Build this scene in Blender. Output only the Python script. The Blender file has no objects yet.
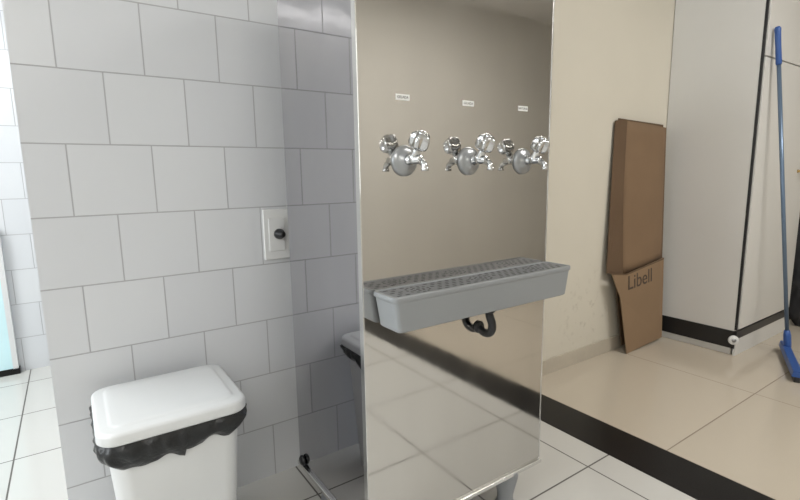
import bpy, bmesh, math, random
from mathutils import Matrix, Vector, noise
random.seed(3)
S=bpy.context.scene
S.view_settings.view_transform='Standard'
S.view_settings.look='None'
S.view_settings.exposure=0.06
PI=math.pi

# ------------------------------------------------------------ materials
def mat(name,col,rough=.5,metal=0,bump=0,bscale=50,var=0,vscale=3,spec=.5,coat=0,emit=None,estr=0,aniso_stretch=None,rvar=0,stain=None,rscale=(1,1,1)):
    m=bpy.data.materials.new(name);m.use_nodes=True
    nt=m.node_tree;b=nt.nodes['Principled BSDF']
    b.inputs['Base Color'].default_value=(*col,1);b.inputs['Roughness'].default_value=rough
    b.inputs['Metallic'].default_value=metal;b.inputs['Specular IOR Level'].default_value=spec
    b.inputs['Coat Weight'].default_value=coat
    if emit: b.inputs['Emission Color'].default_value=(*emit,1);b.inputs['Emission Strength'].default_value=estr
    tc=nt.nodes.new('ShaderNodeNewGeometry')
    mp=nt.nodes.new('ShaderNodeMapping');nt.links.new(tc.outputs['Position'],mp.inputs['Vector'])
    if aniso_stretch: mp.inputs['Scale'].default_value=aniso_stretch
    if var:
        n=nt.nodes.new('ShaderNodeTexNoise');n.inputs['Scale'].default_value=vscale;n.inputs['Detail'].default_value=5
        nt.links.new(mp.outputs[0],n.inputs['Vector'])
        r=nt.nodes.new('ShaderNodeValToRGB')
        r.color_ramp.elements[0].position=.3;r.color_ramp.elements[1].position=.7
        r.color_ramp.elements[0].color=(*[max(0,c*(1-var)) for c in col],1)
        r.color_ramp.elements[1].color=(*[min(1,c*(1+var*.5)) for c in col],1)
        nt.links.new(n.outputs['Fac'],r.inputs[0]);nt.links.new(r.outputs[0],b.inputs['Base Color'])
        if stain:
            scol,cx,cz,rad=stain
            vm=nt.nodes.new('ShaderNodeVectorMath');vm.operation='DISTANCE';vm.inputs[1].default_value=(cx,1.63,cz)
            nt.links.new(tc.outputs['Position'],vm.inputs[0])
            mr=nt.nodes.new('ShaderNodeMapRange');mr.inputs['From Min'].default_value=0;mr.inputs['From Max'].default_value=rad
            mr.inputs['To Min'].default_value=.6;mr.inputs['To Max'].default_value=0
            nt.links.new(vm.outputs['Value'],mr.inputs['Value'])
            n2=nt.nodes.new('ShaderNodeTexNoise');n2.inputs['Scale'].default_value=26;n2.inputs['Detail'].default_value=8
            nt.links.new(tc.outputs['Position'],n2.inputs['Vector'])
            mr2=nt.nodes.new('ShaderNodeMapRange');mr2.inputs['From Min'].default_value=.57;mr2.inputs['From Max'].default_value=.72
            nt.links.new(n2.outputs['Fac'],mr2.inputs['Value'])
            mu=nt.nodes.new('ShaderNodeMath');mu.operation='MULTIPLY';nt.links.new(mr.outputs[0],mu.inputs[0]);nt.links.new(mr2.outputs[0],mu.inputs[1])
            mx=nt.nodes.new('ShaderNodeMix');mx.data_type='RGBA';nt.links.new(mu.outputs[0],mx.inputs[0])
            nt.links.new(r.outputs[0],mx.inputs[6]);mx.inputs[7].default_value=(*scol,1)
            nt.links.new(mx.outputs[2],b.inputs['Base Color'])
    if rvar:
        mp2=nt.nodes.new('ShaderNodeMapping');nt.links.new(tc.outputs['Position'],mp2.inputs['Vector']);mp2.inputs['Scale'].default_value=rscale
        n=nt.nodes.new('ShaderNodeTexNoise');n.inputs['Scale'].default_value=5;n.inputs['Detail'].default_value=7
        nt.links.new(mp2.outputs[0],n.inputs['Vector'])
        r=nt.nodes.new('ShaderNodeMapRange');r.inputs['From Min'].default_value=.35;r.inputs['From Max'].default_value=.7
        r.inputs['To Min'].default_value=rough;r.inputs['To Max'].default_value=rough+rvar
        nt.links.new(n.outputs['Fac'],r.inputs['Value']);nt.links.new(r.outputs[0],b.inputs['Roughness'])
    if bump:
        n=nt.nodes.new('ShaderNodeTexNoise');n.inputs['Scale'].default_value=bscale;n.inputs['Detail'].default_value=4
        nt.links.new(mp.outputs[0],n.inputs['Vector'])
        bp=nt.nodes.new('ShaderNodeBump');bp.inputs['Strength'].default_value=bump;bp.inputs['Distance'].default_value=.01
        nt.links.new(n.outputs['Fac'],bp.inputs['Height']);nt.links.new(bp.outputs[0],b.inputs['Normal'])
    return m

def tile_mat(name,c1,c2,joint,bw,bh,ax,off,rough=.15,shift=.5,mortar=.0022,bumpd=.003,wav=0):
    m=bpy.data.materials.new(name);m.use_nodes=True
    nt=m.node_tree;b=nt.nodes['Principled BSDF'];L=nt.links
    g=nt.nodes.new('ShaderNodeNewGeometry');s=nt.nodes.new('ShaderNodeSeparateXYZ');c=nt.nodes.new('ShaderNodeCombineXYZ')
    L.new(g.outputs['Position'],s.inputs[0])
    for k in range(2):
        a=nt.nodes.new('ShaderNodeMath');a.operation='ADD';a.inputs[1].default_value=off[k]
        L.new(s.outputs['XYZ'.index(ax[k])],a.inputs[0]);L.new(a.outputs[0],c.inputs[k])
    t=nt.nodes.new('ShaderNodeTexBrick');t.offset=shift;t.offset_frequency=2;t.squash=1
    t.inputs['Scale'].default_value=1;t.inputs['Brick Width'].default_value=bw;t.inputs['Row Height'].default_value=bh
    t.inputs['Mortar Size'].default_value=mortar;t.inputs['Mortar Smooth'].default_value=.15;t.inputs['Bias'].default_value=0
    t.inputs['Color1'].default_value=(*c1,1);t.inputs['Color2'].default_value=(*c2,1);t.inputs['Mortar'].default_value=(*joint,1)
    L.new(c.outputs[0],t.inputs['Vector']);L.new(t.outputs['Color'],b.inputs['Base Color'])
    inv=nt.nodes.new('ShaderNodeMath');inv.operation='SUBTRACT';inv.inputs[0].default_value=1;L.new(t.outputs['Fac'],inv.inputs[1])
    bp=nt.nodes.new('ShaderNodeBump');bp.inputs['Strength'].default_value=.5;bp.inputs['Distance'].default_value=bumpd
    L.new(inv.outputs[0],bp.inputs['Height']);L.new(bp.outputs[0],b.inputs['Normal'])
    if wav:
        n=nt.nodes.new('ShaderNodeTexNoise');n.inputs['Scale'].default_value=7;L.new(g.outputs['Position'],n.inputs['Vector'])
        b2=nt.nodes.new('ShaderNodeBump');b2.inputs['Strength'].default_value=wav;b2.inputs['Distance'].default_value=.01
        L.new(n.outputs['Fac'],b2.inputs['Height']);L.new(bp.outputs[0],b2.inputs['Normal']);L.new(b2.outputs[0],b.inputs['Normal'])
    r=nt.nodes.new('ShaderNodeMapRange');r.inputs['To Min'].default_value=rough;r.inputs['To Max'].default_value=.8
    L.new(t.outputs['Fac'],r.inputs['Value']);L.new(r.outputs[0],b.inputs['Roughness'])
    return m
X0,TW=.007,.2116
M_tile=tile_mat('white_wall_tile',(.66,.67,.685),(.63,.64,.66),(.40,.40,.41),TW,.2,'XZ',(-X0+TW*40,.003+.2*20),.12,mortar=.0020,bumpd=.0015,wav=.15)
M_tileY=tile_mat('white_wall_tile_return',(.67,.68,.69),(.64,.65,.665),(.42,.42,.425),TW,.2,'YZ',(TW*40,.003+.2*20),.16,wav=.12)
M_floorL=tile_mat('white_floor_tile',(.60,.59,.56),(.575,.565,.535),(.13,.12,.11),.45,.45,'XY',(-1.065+9,-.98+9),.10,0,.0032,.001)
M_floorR=tile_mat('beige_floor_tile',(.55,.485,.395),(.52,.46,.375),(.26,.215,.165),.85,.77,'XY',(-2.71+8.5,-.8625+7.7),.14,0,.0025,.001)
M_beige=mat('cream_paint',(.66,.62,.53),.7,bump=.05,bscale=120,var=.04,vscale=1.5,stain=((.42,.38,.31),2.42,.30,.34))
M_beige2=mat('cream_paint_far',(.66,.635,.58),.7,var=.04,vscale=1.2)
M_ceil=mat('ceiling_paint',(.8,.79,.77),.8,bump=.03,bscale=60)
M_base=mat('porcelain_baseboard',(.50,.45,.37),.3,var=.06,vscale=9)
M_gran=mat('black_granite',(.012,.011,.011),.3,var=.5,vscale=220,spec=.2)
M_ssF=mat('stainless_front',(.63,.615,.59),.03,1,var=.10,vscale=2.2,bump=.008,bscale=30,aniso_stretch=(1,1,.15),rvar=.09,rscale=(1,1,.5))
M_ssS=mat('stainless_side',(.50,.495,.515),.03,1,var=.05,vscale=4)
M_ssE=mat('stainless_edge',(.75,.75,.74),.22,1,bump=.02,bscale=60)
M_chrome=mat('chrome',(.62,.63,.64),.06,1,bump=.006,bscale=80)
M_gflange=mat('gray_flange',(.36,.37,.38),.28,.6,bump=.02,bscale=80)
M_leg=mat('gray_leg_plastic',(.25,.26,.27),.45,bump=.02,bscale=80)
M_tray=mat('gray_plastic',(.265,.277,.285),.42,bump=.05,bscale=300,var=.04)
M_grate=mat('gray_grate_plastic',(.165,.172,.18),.42,bump=.05,bscale=300,var=.04)
M_slot=mat('dark_slot',(.035,.037,.04),.6,var=.1)
M_blackp=mat('black_plastic',(.012,.012,.013),.35,bump=.03,bscale=90)
M_label=mat('white_label',(.85,.85,.83),.5,var=.02)
M_ink=mat('black_ink',(.03,.03,.03),.6,var=.05)
M_bin=mat('white_plastic',(.68,.69,.69),.32,bump=.02,bscale=200,var=.02)
M_bag=mat('black_bag_film',(.008,.009,.010),.3,bump=.5,bscale=45)
M_plate=mat('switch_white',(.74,.74,.73),.3,var=.02)
M_cab=mat('cabinet_white_laminate',(.65,.635,.60),.38,var=.03,vscale=2,bump=.02,bscale=60)
M_cabL=mat('cabinet_side_laminate',(.69,.68,.655),.4,var=.03,vscale=2)
M_brass=mat('brass',(.75,.52,.22),.25,1,var=.05)
M_blue=mat('blue_plastic',(.03,.09,.30),.4,bump=.03,bscale=80)
M_pole=mat('blue_pole_metal',(.14,.20,.29),.3,.4,var=.05)
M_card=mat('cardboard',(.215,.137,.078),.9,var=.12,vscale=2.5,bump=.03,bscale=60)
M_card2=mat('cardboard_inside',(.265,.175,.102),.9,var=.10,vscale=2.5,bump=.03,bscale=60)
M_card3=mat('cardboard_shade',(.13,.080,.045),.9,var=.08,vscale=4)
M_cardink=mat('cardboard_print',(.085,.058,.040),.8,var=.3,vscale=30)
M_cyan=mat('frosted_glass',(.60,.82,.86),.25,var=.05)
M_frame=mat('white_aluminium',(.7,.7,.7),.4,.2,var=.03)
M_lamp=mat('lamp_diffuser',(.9,.9,.9),.5,emit=(1,.98,.95),estr=6)
M_dark=mat('dark_fabric',(.02,.02,.022),.8,bump=.4,bscale=25,var=.3)

# ------------------------------------------------------------ mesh helpers
def finish(name,bm,m,smooth=False,parent=None):
    me=bpy.data.meshes.new(name);bm.normal_update();bm.to_mesh(me);bm.free()
    o=bpy.data.objects.new(name,me);S.collection.objects.link(o)
    for mm in (m if isinstance(m,list) else [m]): me.materials.append(mm)
    if smooth:
        for p in me.polygons:p.use_smooth=True
    if parent is not None:
        o.parent=parent;o.matrix_parent_inverse=Matrix.Translation(-parent.location)
    return o
def empty(name,loc):
    e=bpy.data.objects.new(name,None);e.location=loc;e.empty_display_size=.1;S.collection.objects.link(e);return e
def box(name,x0,x1,y0,y1,z0,z1,m,bev=0,parent=None,seg=3):
    bm=bmesh.new();bmesh.ops.create_cube(bm,size=1)
    for v in bm.verts:
        v.co=Vector((x0 if v.co.x<0 else x1,y0 if v.co.y<0 else y1,z0 if v.co.z<0 else z1))
    if bev: bmesh.ops.bevel(bm,geom=bm.edges[:],offset=bev,segments=seg,affect='EDGES',profile=.5)
    o=finish(name,bm,m,False,parent)
    if bev:
        for p in o.data.polygons:p.use_smooth=True
        md=o.modifiers.new('wn','WEIGHTED_NORMAL');md.keep_sharp=False
    return o
def lathe(name,prof,origin,axis,m,seg=40,parent=None,nfl=6,smooth=True):
    bm=bmesh.new();rings=[]
    q=Vector((0,0,1)).rotation_difference(Vector(axis).normalized())
    for (r,h,*fl) in prof:
        k=fl[0] if fl else 0
        ring=[]
        for i in range(seg):
            a=2*PI*i/seg;rr=r*(1+k*math.cos(nfl*a))
            ring.append(bm.verts.new(Vector(origin)+q@Vector((rr*math.cos(a),rr*math.sin(a),h))))
        rings.append(ring)
    for a,b in zip(rings,rings[1:]):
        for i in range(seg):bm.faces.new((a[i],a[(i+1)%seg],b[(i+1)%seg],b[i]))
    bm.faces.new(rings[0][::-1]);bm.faces.new(rings[-1])
    bmesh.ops.recalc_face_normals(bm,faces=bm.faces[:])
    return finish(name,bm,m,smooth,parent)
def tube(name,pts,r,m,parent=None,res=8,cyc=False):
    cu=bpy.data.curves.new(name,'CURVE');cu.dimensions='3D';sp=cu.splines.new('BEZIER');sp.bezier_points.add(len(pts)-1)
    for bp,p in zip(sp.bezier_points,pts):
        bp.co=p;bp.handle_left_type=bp.handle_right_type='AUTO'
    cu.bevel_depth=r;cu.bevel_resolution=res;cu.resolution_u=16;cu.use_fill_caps=True;sp.use_cyclic_u=cyc
    t=bpy.data.objects.new(name+'_c',cu);S.collection.objects.link(t)
    dg=bpy.context.evaluated_depsgraph_get();me=bpy.data.meshes.new_from_object(t.evaluated_get(dg))
    bpy.data.objects.remove(t);me.name=name
    o=bpy.data.objects.new(name,me);S.collection.objects.link(o);me.materials.clear();me.materials.append(m)
    for p in me.polygons:p.use_smooth=True
    if parent is not None:
        o.parent=parent;o.matrix_parent_inverse=Matrix.Translation(-parent.location)
    return o
def poly(name,pts,m,th,parent=None):
    bm=bmesh.new()
    a=[bm.verts.new(p) for p in pts];b=[bm.verts.new(Vector(p)+Vector((0,th,0))) for p in pts]
    bm.faces.new(a);bm.faces.new(b[::-1]);n=len(a)
    for i in range(n):bm.faces.new((a[i],b[i],b[(i+1)%n],a[(i+1)%n]))
    bmesh.ops.recalc_face_normals(bm,faces=bm.faces[:])
    return finish(name,bm,m,False,parent)
def text(name,s,loc,size,rot,m,parent=None,ext=.0003,sx=1,off=0):
    cu=bpy.data.curves.new(name,'FONT');cu.body=s;cu.size=size;cu.extrude=ext;cu.align_x='CENTER';cu.align_y='CENTER';cu.offset=off
    t=bpy.data.objects.new(name+'_c',cu);S.collection.objects.link(t)
    dg=bpy.context.evaluated_depsgraph_get();me=bpy.data.meshes.new_from_object(t.evaluated_get(dg))
    bpy.data.objects.remove(t)
    M=Matrix.Translation(loc)@rot.to_4x4()@Matrix.Diagonal((sx,1,1,1))
    me.transform(M)
    o=bpy.data.objects.new(name,me);S.collection.objects.link(o);me.materials.clear();me.materials.append(m)
    if parent is not None:
        o.parent=parent;o.matrix_parent_inverse=Matrix.Translation(-parent.location)
    return o
def rrect(hx,hy,r,n=8):
    out=[]
    for cx,cy,a0 in((hx-r,hy-r,0),(-hx+r,hy-r,PI/2),(-hx+r,-hy+r,PI),(hx-r,-hy+r,1.5*PI)):
        for i in range(n+1):
            a=a0+PI/2*i/n;out.append((cx+r*math.cos(a),cy+r*math.sin(a)))
    return out
def loft(name,levels,cx,cy,m,parent=None,smooth=True,cap=True):
    bm=bmesh.new();rings=[]
    for k,(hx,hy,r,z) in enumerate(levels):
        rings.append([bm.verts.new(Vector((cx+x,cy+y,z))) for (x,y) in rrect(hx,hy,r)])
    n=len(rings[0])
    for a,b in zip(rings,rings[1:]):
        for i in range(n):bm.faces.new((a[i],a[(i+1)%n],b[(i+1)%n],b[i]))
    if cap:
        bm.faces.new(rings[0][::-1]);bm.faces.new(rings[-1])
    bmesh.ops.recalc_face_normals(bm,faces=bm.faces[:])
    o=finish(name,bm,m,smooth,parent)
    md=o.modifiers.new('wn','WEIGHTED_NORMAL');md.keep_sharp=False
    return o

# ------------------------------------------------------------ room
YW=1.6306;XW=-.0908;ZC=2.75;XL=-2.6;XR=5.4;YB=-1.8;YFAR=3.45
box('floor',XL-.15,1.648,YB-.15,YFAR+.15,-.1,0,M_floorL)
box('floor_beige',1.859,XR+.15,YB-.15,YFAR+.15,-.1,0,M_floorR)
box('trim_1',1.648,1.859,YB-.15,YFAR+.15,-.1,0.0005,M_gran)
box('ceiling',XL-.15,XR+.15,YB-.15,YFAR+.15,ZC,ZC+.1,M_ceil)
XT=1.0
box('wall_back_tiled',XW,XT,YW,YW+.15,0,ZC,M_tile)
box('wall_back_painted',XT,XR,YW,YW+.15,0,ZC,M_beige)
box('wall_return',XW,XW+.15,YW+.15,YFAR,0,ZC,M_tileY)
box('wall_far',XL,XW+.15,YFAR,YFAR+.15,0,ZC,M_tile)
box('wall_front',XL,XR,YB-.15,YB,0,ZC,M_beige2)
box('wall_right',XR,XR+.15,YB,YFAR,0,ZC,M_beige2)
wl=empty('wall_left',(XL-.075,.8,0))
wy0,wy1,wz0,wz1=-.9,2.9,.9,2.4
box('panel_1',XL-.15,XL,YB,wy0,0,ZC,M_ceil,parent=wl)
box('panel_2',XL-.15,XL,wy1,YFAR,0,ZC,M_ceil,parent=wl)
box('panel_3',XL-.15,XL,wy0,wy1,0,wz0,M_ceil,parent=wl)
box('panel_4',XL-.15,XL,wy0,wy1,wz1,ZC,M_ceil,parent=wl)
w=empty('window_1',(XL-.07,(wy0+wy1)/2,wz0))
for i in range(4):
    y=wy0+(wy1-wy0)*i/3;y=min(max(y,wy0+.025),wy1-.025)
    box(f'mullion_{i}',XL-.1,XL-.05,y-.025,y+.025,wz0,wz1,M_frame,parent=w)
box('rail_top',XL-.1,XL-.05,wy0,wy1,wz1-.05,wz1,M_frame,parent=w)
box('rail_bottom',XL-.1,XL-.05,wy0,wy1,wz0,wz0+.05,M_frame,parent=w)
box('baseboard_back',XT+.01,3.17,YW-.012,YW,0,.085,M_base,.002)
d=empty('door_1',(-.75,YFAR-.03,0))
box('leaf',-1.15,-.36,YFAR-.035,YFAR-.012,.03,.80,M_cyan,parent=d)
box('bottom_rail',-1.18,-.33,YFAR-.04,YFAR-.002,.0,.035,M_gran,parent=d)
box('stile',-.36,-.335,YFAR-.04,YFAR-.002,.03,.83,M_frame,parent=d)
box('top_rail',-1.18,-.36,YFAR-.04,YFAR-.002,.80,.83,M_frame,parent=d)

# ------------------------------------------------------------ water cooler (stands 18 cm off the wall on legs)
YF,YBK,CXL,CXR=.975,1.445,.560,1.2235
wc=empty('water_cooler',((CXL+CXR)/2,1.21,0))
ZT=1.66;ZB=.142
box('body',CXL+.001,CXR-.004,YF+.011,YBK,ZB,ZT-.01,M_ssS,.0015,wc)
box('front_panel',CXL-.0025,CXR,YF,YF+.011,ZB+.004,ZT,M_ssF,.0015,wc)
box('corner_edge_left',CXL-.004,CXL-.0008,YF+.001,YF+.018,ZB+.004,ZT,M_ssE,parent=wc)
box('corner_edge_right',CXR-.0035,CXR+.0008,YF-.0012,YF+.014,ZB+.004,ZT,M_ssE,.0006,wc)
box('top_cover',CXL-.006,CXR+.003,YF-.004,YBK+.003,ZT,ZT+.03,M_ssE,.004,wc)
box('bottom_rail_front',CXL-.003,CXR+.003,YF-.008,YF+.002,ZB-.008,ZB+.005,M_ssE,.002,wc)
box('bottom_rail_side',CXL-.008,CXL+.002,YF,YBK,ZB-.008,ZB+.005,M_ssE,.002,wc)
for i,(x,y) in enumerate([(.64,1.03),(1.10,1.01),(.64,1.38),(1.10,1.38)]):
    lathe(f'leg_{i+1}',[(.030,0),(.033,.004),(.033,.016),(.026,.022),(.026,.05),(.040,.11),(.044,ZB-.006),(.044,ZB)],(x,y,0),(0,0,1),M_leg,28,wc)
lathe('side_knob',[(.014,0),(.017,.003),(.017,.009),(.011,.014)],(CXL,YBK-.04,.165),(-1,0,0),M_blackp,24,wc)
TX=[.682,.892,1.103];TZ=1.141
for i,x in enumerate(TX):
    n=i+1
    lathe(f'tap{n}_flange',[(.037,0),(.0375,.003),(.035,.007),(.027,.011),(.018,.014),(.0145,.020)],(x,YF,TZ-.008),(0,-1,0),M_gflange,48,wc)
    lathe(f'tap{n}_neck',[(.011,.0),(.011,.018),(.0135,.020),(.0135,.028),(.0105,.030),(.0105,.066),(.008,.069)],(x,YF,TZ-.006),(0,-1,0),M_chrome,32,wc)
    ax=Vector((0,-.52,.85)).normalized()
    o0=Vector((x,YF-.038,TZ-.008))
    lathe(f'tap{n}_valve',[(.010,-.004),(.0130,.0),(.0135,.006),(.0135,.014),(.0105,.016),(.0105,.028),(.0085,.030),(.008,.036)],o0,ax,M_chrome,32,wc)
    lathe(f'tap{n}_handle',[(.009,.030),(.0150,.032,.08),(.0200,.036,.15),(.0222,.044,.18),(.0220,.056,.18),(.0200,.065,.16),(.0165,.0695,.09),(.0125,.071,.02)],o0,ax,M_chrome,96,wc,nfl=5)
    lathe(f'tap{n}_cap',[(.0105,.0695),(.0108,.073),(.009,.0747),(.003,.0752)],o0,ax,M_chrome,40,wc)
    tube(f'tap{n}_spout',[(x,YF-.050,TZ-.008),(x,YF-.070,TZ-.012),(x,YF-.080,TZ-.018),(x,YF-.083,TZ-.028)],.0078,M_chrome,wc)
    lathe(f'tap{n}_nozzle',[(.008,0),(.0093,.001),(.0093,.007),(.008,.008)],(x,YF-.083,TZ-.033),(0,0,1),M_chrome,24,wc)
    box(f'label{n}',x-.022,x+.018,YF-.001,YF-.0002,1.2755,1.2895,M_label,parent=wc)
    text(f'label{n}_text',['GELADA','GELADA','NATURAL'][i],(x-.002,YF-.0013,1.2825),.0085,Matrix.Rotation(PI/2,3,'X'),M_ink,wc,.0001)
# drip tray
tx0,tx1,ty0,ty1,tz0,tz1=.580,1.221,.875,YF,.736,.824
tcx,tcy=(tx0+tx1)/2,(ty0+ty1)/2;hx,hy=(tx1-tx0)/2,(ty1-ty0)/2
loft('tray_basin',[(hx-.020,hy-.010,.010,tz0),(hx-.015,hy-.006,.012,tz0+.004),(hx-.005,hy-.003,.012,tz1-.016),(hx-.004,hy-.002,.012,tz1-.013),(hx,hy,.014,tz1-.011),(hx,hy,.014,tz1-.002),(hx-.002,hy-.002,.012,tz1),(hx-.009,hy-.008,.008,tz1),(hx-.010,hy-.009,.007,tz1-.006)],tcx,tcy-.001,M_tray,wc)
box('grate',tx0+.011,tx1-.011,ty0+.009,ty1-.011,tz1-.008,tz1-.002,M_grate,.0015,wc)
gb=bmesh.new()
def slot(cx,cy,lx,ly,z,rot=0):
    c_,s_=math.cos(rot),math.sin(rot)
    gb.faces.new([gb.verts.new((cx+a*c_-b*s_,cy+a*s_+b*c_,z)) for a,b in rrect(lx,ly,min(lx,ly)*.98,5)])
gz=tz1-.0016
rows=[ty0+.020+.0150*k for k in range(5)]
x=tx0+.028
while x<tx1-.024:
    for j,y in enumerate(rows):
        xx=x+(.012 if j%2 else 0)
        if any(((xx-t)/1.15)**2+(y-(tcy-.002))**2<.038**2 for t in TX): continue
        if xx<tx1-.024: slot(xx,y,.0066,.0034,gz)
    x+=.024
for t in TX:
    slot(t,tcy-.002,.005,.005,gz)
    for R_,nn in((.014,7),(.027,12)):
        for q in range(nn):
            a=2*PI*q/nn;slot(t+R_*math.cos(a)*1.15,tcy-.002+R_*math.sin(a),.0044,.0030,gz,a+PI/2)
finish('grate_slots',gb,M_slot,False,wc)
# drain trap
tube('drain_elbow',[(.932,.93,tz0+.008),(.932,.928,.712),(.935,.920,.684),(.936,.926,.662),(.936,.948,.653),(.936,YF+.002,.664)],.0115,M_blackp,wc)
lathe('drain_nut',[(.016,0),(.018,.003),(.018,.014),(.015,.018)],(.932,.93,tz0-.017),(0,0,1),M_blackp,20,wc,nfl=8)
lathe('drain_collar',[(.018,0),(.018,.005),(.014,.009)],(.936,YF,.664),(0,-1,0),M_blackp,24,wc)

# ------------------------------------------------------------ bin
bx0,bx1,by0,by1=-.006,.346,1.232,1.562;bcx,bcy=(bx0+bx1)/2,(by0+by1)/2
tb=empty('trash_bin',(bcx,bcy,0))
HX,HY=(bx1-bx0)/2,(by1-by0)/2
loft('body',[(HX-.052,HY-.05,.035,0),(HX-.046,HY-.044,.04,.006),(HX-.020,HY-.020,.045,.44),(HX-.016,HY-.016,.048,.484),(HX-.03,HY-.03,.04,.484),(HX-.05,HY-.05,.03,.10)],bcx,bcy,M_bin,tb)
loft('lid',[(HX-.004,HY-.004,.045,.480),(HX,HY,.048,.484),(HX,HY,.048,.503),(HX-.003,HY-.003,.046,.509),(HX-.010,HY-.010,.042,.512),(HX-.026,HY-.024,.035,.5125),(HX-.031,HY-.029,.032,.516),(HX-.038,HY-.036,.030,.518),(HX-.055,HY-.05,.022,.519)],bcx,bcy,M_bin,tb)
def bagfn(p,k):
    c=Vector((bcx,bcy,p.z));dr=(p-c);dr.z=0;dr.normalize()
    a=math.atan2(p.y-bcy,p.x-bcx)
    nz=noise.noise(Vector((p.x*38,p.y*38,p.z*16+k*.6)))
    low=noise.noise(Vector((math.cos(a)*3.2,math.sin(a)*3.2,5.5)))
    amp=[0,.004,.008,.010,.010,.009,.007][min(k,6)]
    q=p+dr*(nz*amp+(0.003 if 0<k<5 else 0))
    if k>=1:
        q.z+=(low*.034+(-.018 if (math.cos(a+2.3)>.7) else 0))*(k/6)+nz*.007
    return q
bm=bmesh.new();rings=[]
lv=[(HX-.010,HY-.010,.485),(HX-.003,HY-.003,.476),(HX+.001,HY+.001,.466),(HX,HY,.456),(HX-.003,HY-.003,.446),(HX-.008,HY-.008,.438),(HX-.015,HY-.015,.432)]
ref=rrect(HX,HY,.05,10)
for k,(hx_,hy_,z) in enumerate(lv):
    base=rrect(hx_,hy_,.05,10);pts=[];n=len(base)
    for i in range(n):
        a=Vector(base[i]);b=Vector(base[(i+1)%n])
        m_=max(1,round((Vector(ref[(i+1)%n])-Vector(ref[i])).length/.005))
        for j in range(m_):pts.append(a.lerp(b,j/m_))
    rings.append([bm.verts.new(bagfn(Vector((bcx+p.x,bcy+p.y,z)),k)) for p in pts])
n=len(rings[0])
for a,b in zip(rings,rings[1:]):
    for i in range(n):bm.faces.new((a[i],a[(i+1)%n],b[(i+1)%n],b[i]))
bmesh.ops.recalc_face_normals(bm,faces=bm.faces[:])
finish('bag_collar',bm,M_bag,True,tb)
box('hinge',bcx-.06,bcx+.06,by1-.004,by1+.008,.485,.506,M_bin,.003,tb)

# ------------------------------------------------------------ wall switch plate
sp=empty('wall_switch_plate',(.584,YW,.90))
box('plate',.541,.632,YW-.010,YW-.0005,.812,.988,M_plate,.004,sp)
box('insert',.558,.615,YW-.0135,YW-.009,.842,.958,M_plate,.002,sp)
lathe('plug',[(.018,0),(.018,.012),(.014,.016),(.012,.030),(.008,.036)],(.592,YW-.013,.902),(.1,-1,0),M_blackp,24,sp)

# ------------------------------------------------------------ tall cabinet
XC,YC,XE=3.1825,1.1426,3.99
tc=empty('tall_cabinet',((XC+XE)/2,(YC+YW)/2,0))
HT=2.55
box('carcass',XC,XE,YC+.004,YW-.003,.045,HT,M_cabL,.003,tc)
box('plinth',XC+.012,XE-.01,YC+.02,YW-.003,0,.045,M_cabL,.002,tc)
box('door_lower',XC+.012,XE-.004,YC-.016,YC+.003,.165,1.705,M_cab,.002,tc)
box('door_upper',XC+.012,XE-.004,YC-.016,YC+.003,1.712,HT-.01,M_cab,.002,tc)
box('corner_seam',XC-.001,XC+.011,YC-.008,YC+.004,.16,HT-.01,M_blackp,parent=tc)
box('band_side',XC-.006,XC,YC-.004,YW-.012,.045,.152,M_blackp,.001,tc)
box('band_front',XC-.006,XE,YC-.012,YC+.004,.105,.152,M_blackp,.001,tc)
box('kick_front',XC,XE-.002,YC-.008,YC+.004,.0,.104,M_cabL,.001,tc)
lathe('corner_disc',[(.026,0),(.028,.004),(.028,.012),(.024,.015)],(XC-.006,YC+.005,.10),(-.75,-.66,0),M_plate,28,tc)
lathe('corner_disc_hub',[(.012,0),(.012,.002)],(XC-.0175,YC-.005,.10),(-.75,-.66,0),M_gflange,20,tc)
lathe('knob',[(.012,0),(.008,.006),(.008,.018),(.016,.024),(.019,.034),(.015,.043),(.004,.046)],(3.86,YC-.016,1.085),(0,-1,0),M_brass,28,tc)

# ------------------------------------------------------------ cardboard
cb=empty('cardboard_box',(2.85,1.58,0))
def yy(z,off=0): return 1.582+.035*min(z,1.4)/1.4-off
def sheet(n,pts,m,off,th=.004):
    return poly(n,[(p[0],yy(p[1],off)+(p[2] if len(p)>2 else 0),p[1]) for p in pts],m,th,cb)
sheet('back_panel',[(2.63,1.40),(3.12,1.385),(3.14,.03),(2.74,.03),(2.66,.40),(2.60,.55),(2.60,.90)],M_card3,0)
bm=bmesh.new();g=[]
NZ,NX=14,10
for a in range(NZ+1):
    t=a/NZ;z=1.385*(1-t)+.49*t;row=[]
    xl=2.668-.018*math.sin(PI*t)+.01*t;xr=3.10+.02*t
    for b in range(NX+1):
        s_=b/NX
        zz=z-.022*s_*(1-t)+.05*s_*t
        row.append(bm.verts.new((xl+(xr-xl)*s_,yy(zz,.030)-.020*math.sin(PI*s_)*(.4+.6*math.sin(PI*t)),zz)))
    g.append(row)
for a in range(NZ):
    for b in range(NX):bm.faces.new((g[a][b],g[a+1][b],g[a+1][b+1],g[a][b+1]))
o=finish('front_panel',bm,M_card,True,cb);md=o.modifiers.new('s','SOLIDIFY');md.thickness=.004
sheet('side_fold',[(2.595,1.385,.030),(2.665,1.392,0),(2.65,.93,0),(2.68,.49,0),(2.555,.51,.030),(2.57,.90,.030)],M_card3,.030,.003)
sheet('lower_flap',[(2.545,.515,.012),(2.68,.50),(3.10,.55),(3.12,.02),(2.71,.0),(2.63,.36,.004)],M_card2,.050)
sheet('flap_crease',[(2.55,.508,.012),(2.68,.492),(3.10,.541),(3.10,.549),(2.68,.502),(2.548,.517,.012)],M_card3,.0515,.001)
ang=math.atan2(.035,1.4)
rot=Matrix.Rotation(PI/2-ang,3,'X')@Matrix.Rotation(math.radians(4),3,'Z')
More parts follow.
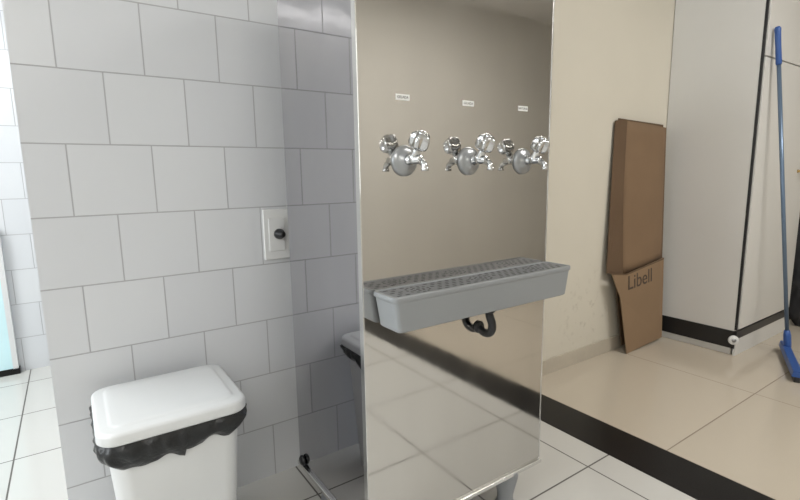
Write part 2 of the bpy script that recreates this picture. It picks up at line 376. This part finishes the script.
text('printed_text','Libell',(2.83,yy(.445,.0512),.445),.125,rot,M_cardink,cb,.0004,1.05,.0004)

# ------------------------------------------------------------ squeegee
sq=empty('floor_squeegee',(3.42,.97,0))
pb=Vector((3.43,.957,.07));pt=Vector((3.245,1.105,1.86));dv=(pt-pb)
lathe('pole',[(.0105,0),(.0105,dv.length-.17)],pb,dv,M_pole,20,sq)
lathe('grip',[(.0125,dv.length-.20),(.0145,dv.length-.19),(.0135,dv.length-.10),(.0145,dv.length-.03),(.016,dv.length-.012),(.010,dv.length)],pb,dv,M_blue,20,sq)
lathe('ferrule',[(.017,-.03),(.019,0),(.019,.06),(.014,.09)],pb,dv,M_blue,20,sq)
ha=Vector((3.52,1.0,.045));hb=Vector((3.02,.785,.045));hd=(hb-ha).normalized();hn=Vector((-hd.y,hd.x,0))
def obox(name,a,b,w,z0,z1,m,w2=None):
    w2=w2 or w
    bm=bmesh.new();vs=[]
    for z,ww in((z0,w2),(z1,w)):
        for p,s in((a,1),(b,1),(b,-1),(a,-1)):
            vs.append(bm.verts.new(Vector((p.x,p.y,z))+hn*s*ww/2))
    for f in((0,1,2,3),(4,5,6,7),(0,1,5,4),(1,2,6,5),(2,3,7,6),(3,0,4,7)):bm.faces.new([vs[i] for i in f])
    bmesh.ops.recalc_face_normals(bm,faces=bm.faces[:])
    bmesh.ops.bevel(bm,geom=bm.edges[:],offset=.002,segments=2,affect='EDGES')
    finish(name,bm,m,False,sq)
obox('head',ha,hb,.038,.03,.062,M_blue,.05)
obox('rubber_blade',ha+hd*.005,hb-hd*.005,.022,0,.032,M_blackp,.028)

bm=bmesh.new();bmesh.ops.create_icosphere(bm,subdivisions=5,radius=1)
for v in bm.verts:
    n_=v.co.copy();h=(n_.z+1)/2
    wd=.18*(1-.30*h)
    s=1+.18*noise.noise(n_*2.3)+.06*noise.noise(n_*7)
    v.co=Vector((4.20+n_.x*wd*s,1.16+n_.y*wd*s,max(0,.50+n_.z*.50*s)))
finish('garbage_bag',bm,M_dark,True)

# ------------------------------------------------------------ lights
def lamp(n,x,y,lx,ly,p,col=(1,.98,.95)):
    e=empty(n,(x,y,ZC-.05))
    box('housing',x-lx/2-.02,x+lx/2+.02,y-ly/2-.02,y+ly/2+.02,ZC-.05,ZC,M_frame,.004,e)
    box('diffuser',x-lx/2,x+lx/2,y-ly/2,y+ly/2,ZC-.058,ZC-.05,M_lamp,parent=e)
    l=bpy.data.lights.new(n+'_light','AREA');l.shape='RECTANGLE';l.size=lx;l.size_y=ly;l.energy=p;l.color=col
    o=bpy.data.objects.new('light',l);S.collection.objects.link(o);o.parent=e;o.location=(0,0,-.012)
lamp('ceiling_lamp',2.6,-.4,1.2,.3,37)
lamp('ceiling_lamp',-1.1,-1.5,1.2,.22,24)
lamp('ceiling_lamp',-1.3,2.5,1.2,.3,34,(.92,.98,1))
l=bpy.data.lights.new('daylight','AREA');l.shape='RECTANGLE';l.size=3.6;l.size_y=1.4;l.energy=115;l.color=(.94,.975,1)
o=bpy.data.objects.new('window_daylight',l);S.collection.objects.link(o);o.location=(XL-.3,1.0,1.65);o.rotation_euler=(0,-PI/2,0)
W=bpy.data.worlds.new('w');S.world=W;W.use_nodes=True
W.node_tree.nodes['Background'].inputs[0].default_value=(.85,.93,1,1);W.node_tree.nodes['Background'].inputs[1].default_value=1.5

# ------------------------------------------------------------ camera
f,pi_,yw,ro,H=480.26,.1557,.5994,.0147,1.1003
h=Vector((math.sin(yw),math.cos(yw),0));r=Vector((math.cos(yw),-math.sin(yw),0));z=Vector((0,0,1))
F=h*math.cos(pi_)-z*math.sin(pi_);U=h*math.sin(pi_)+z*math.cos(pi_)
R=r*math.cos(ro)-U*math.sin(ro);U2=U*math.cos(ro)+r*math.sin(ro)
cd=bpy.data.cameras.new('camera');cd.sensor_width=36;cd.lens=f/800*36;cd.clip_start=.02
c=bpy.data.objects.new('camera',cd);S.collection.objects.link(c)
m=Matrix((R,U2,-F)).transposed().to_4x4();m.translation=(0,0,H);c.matrix_world=m
S.camera=c
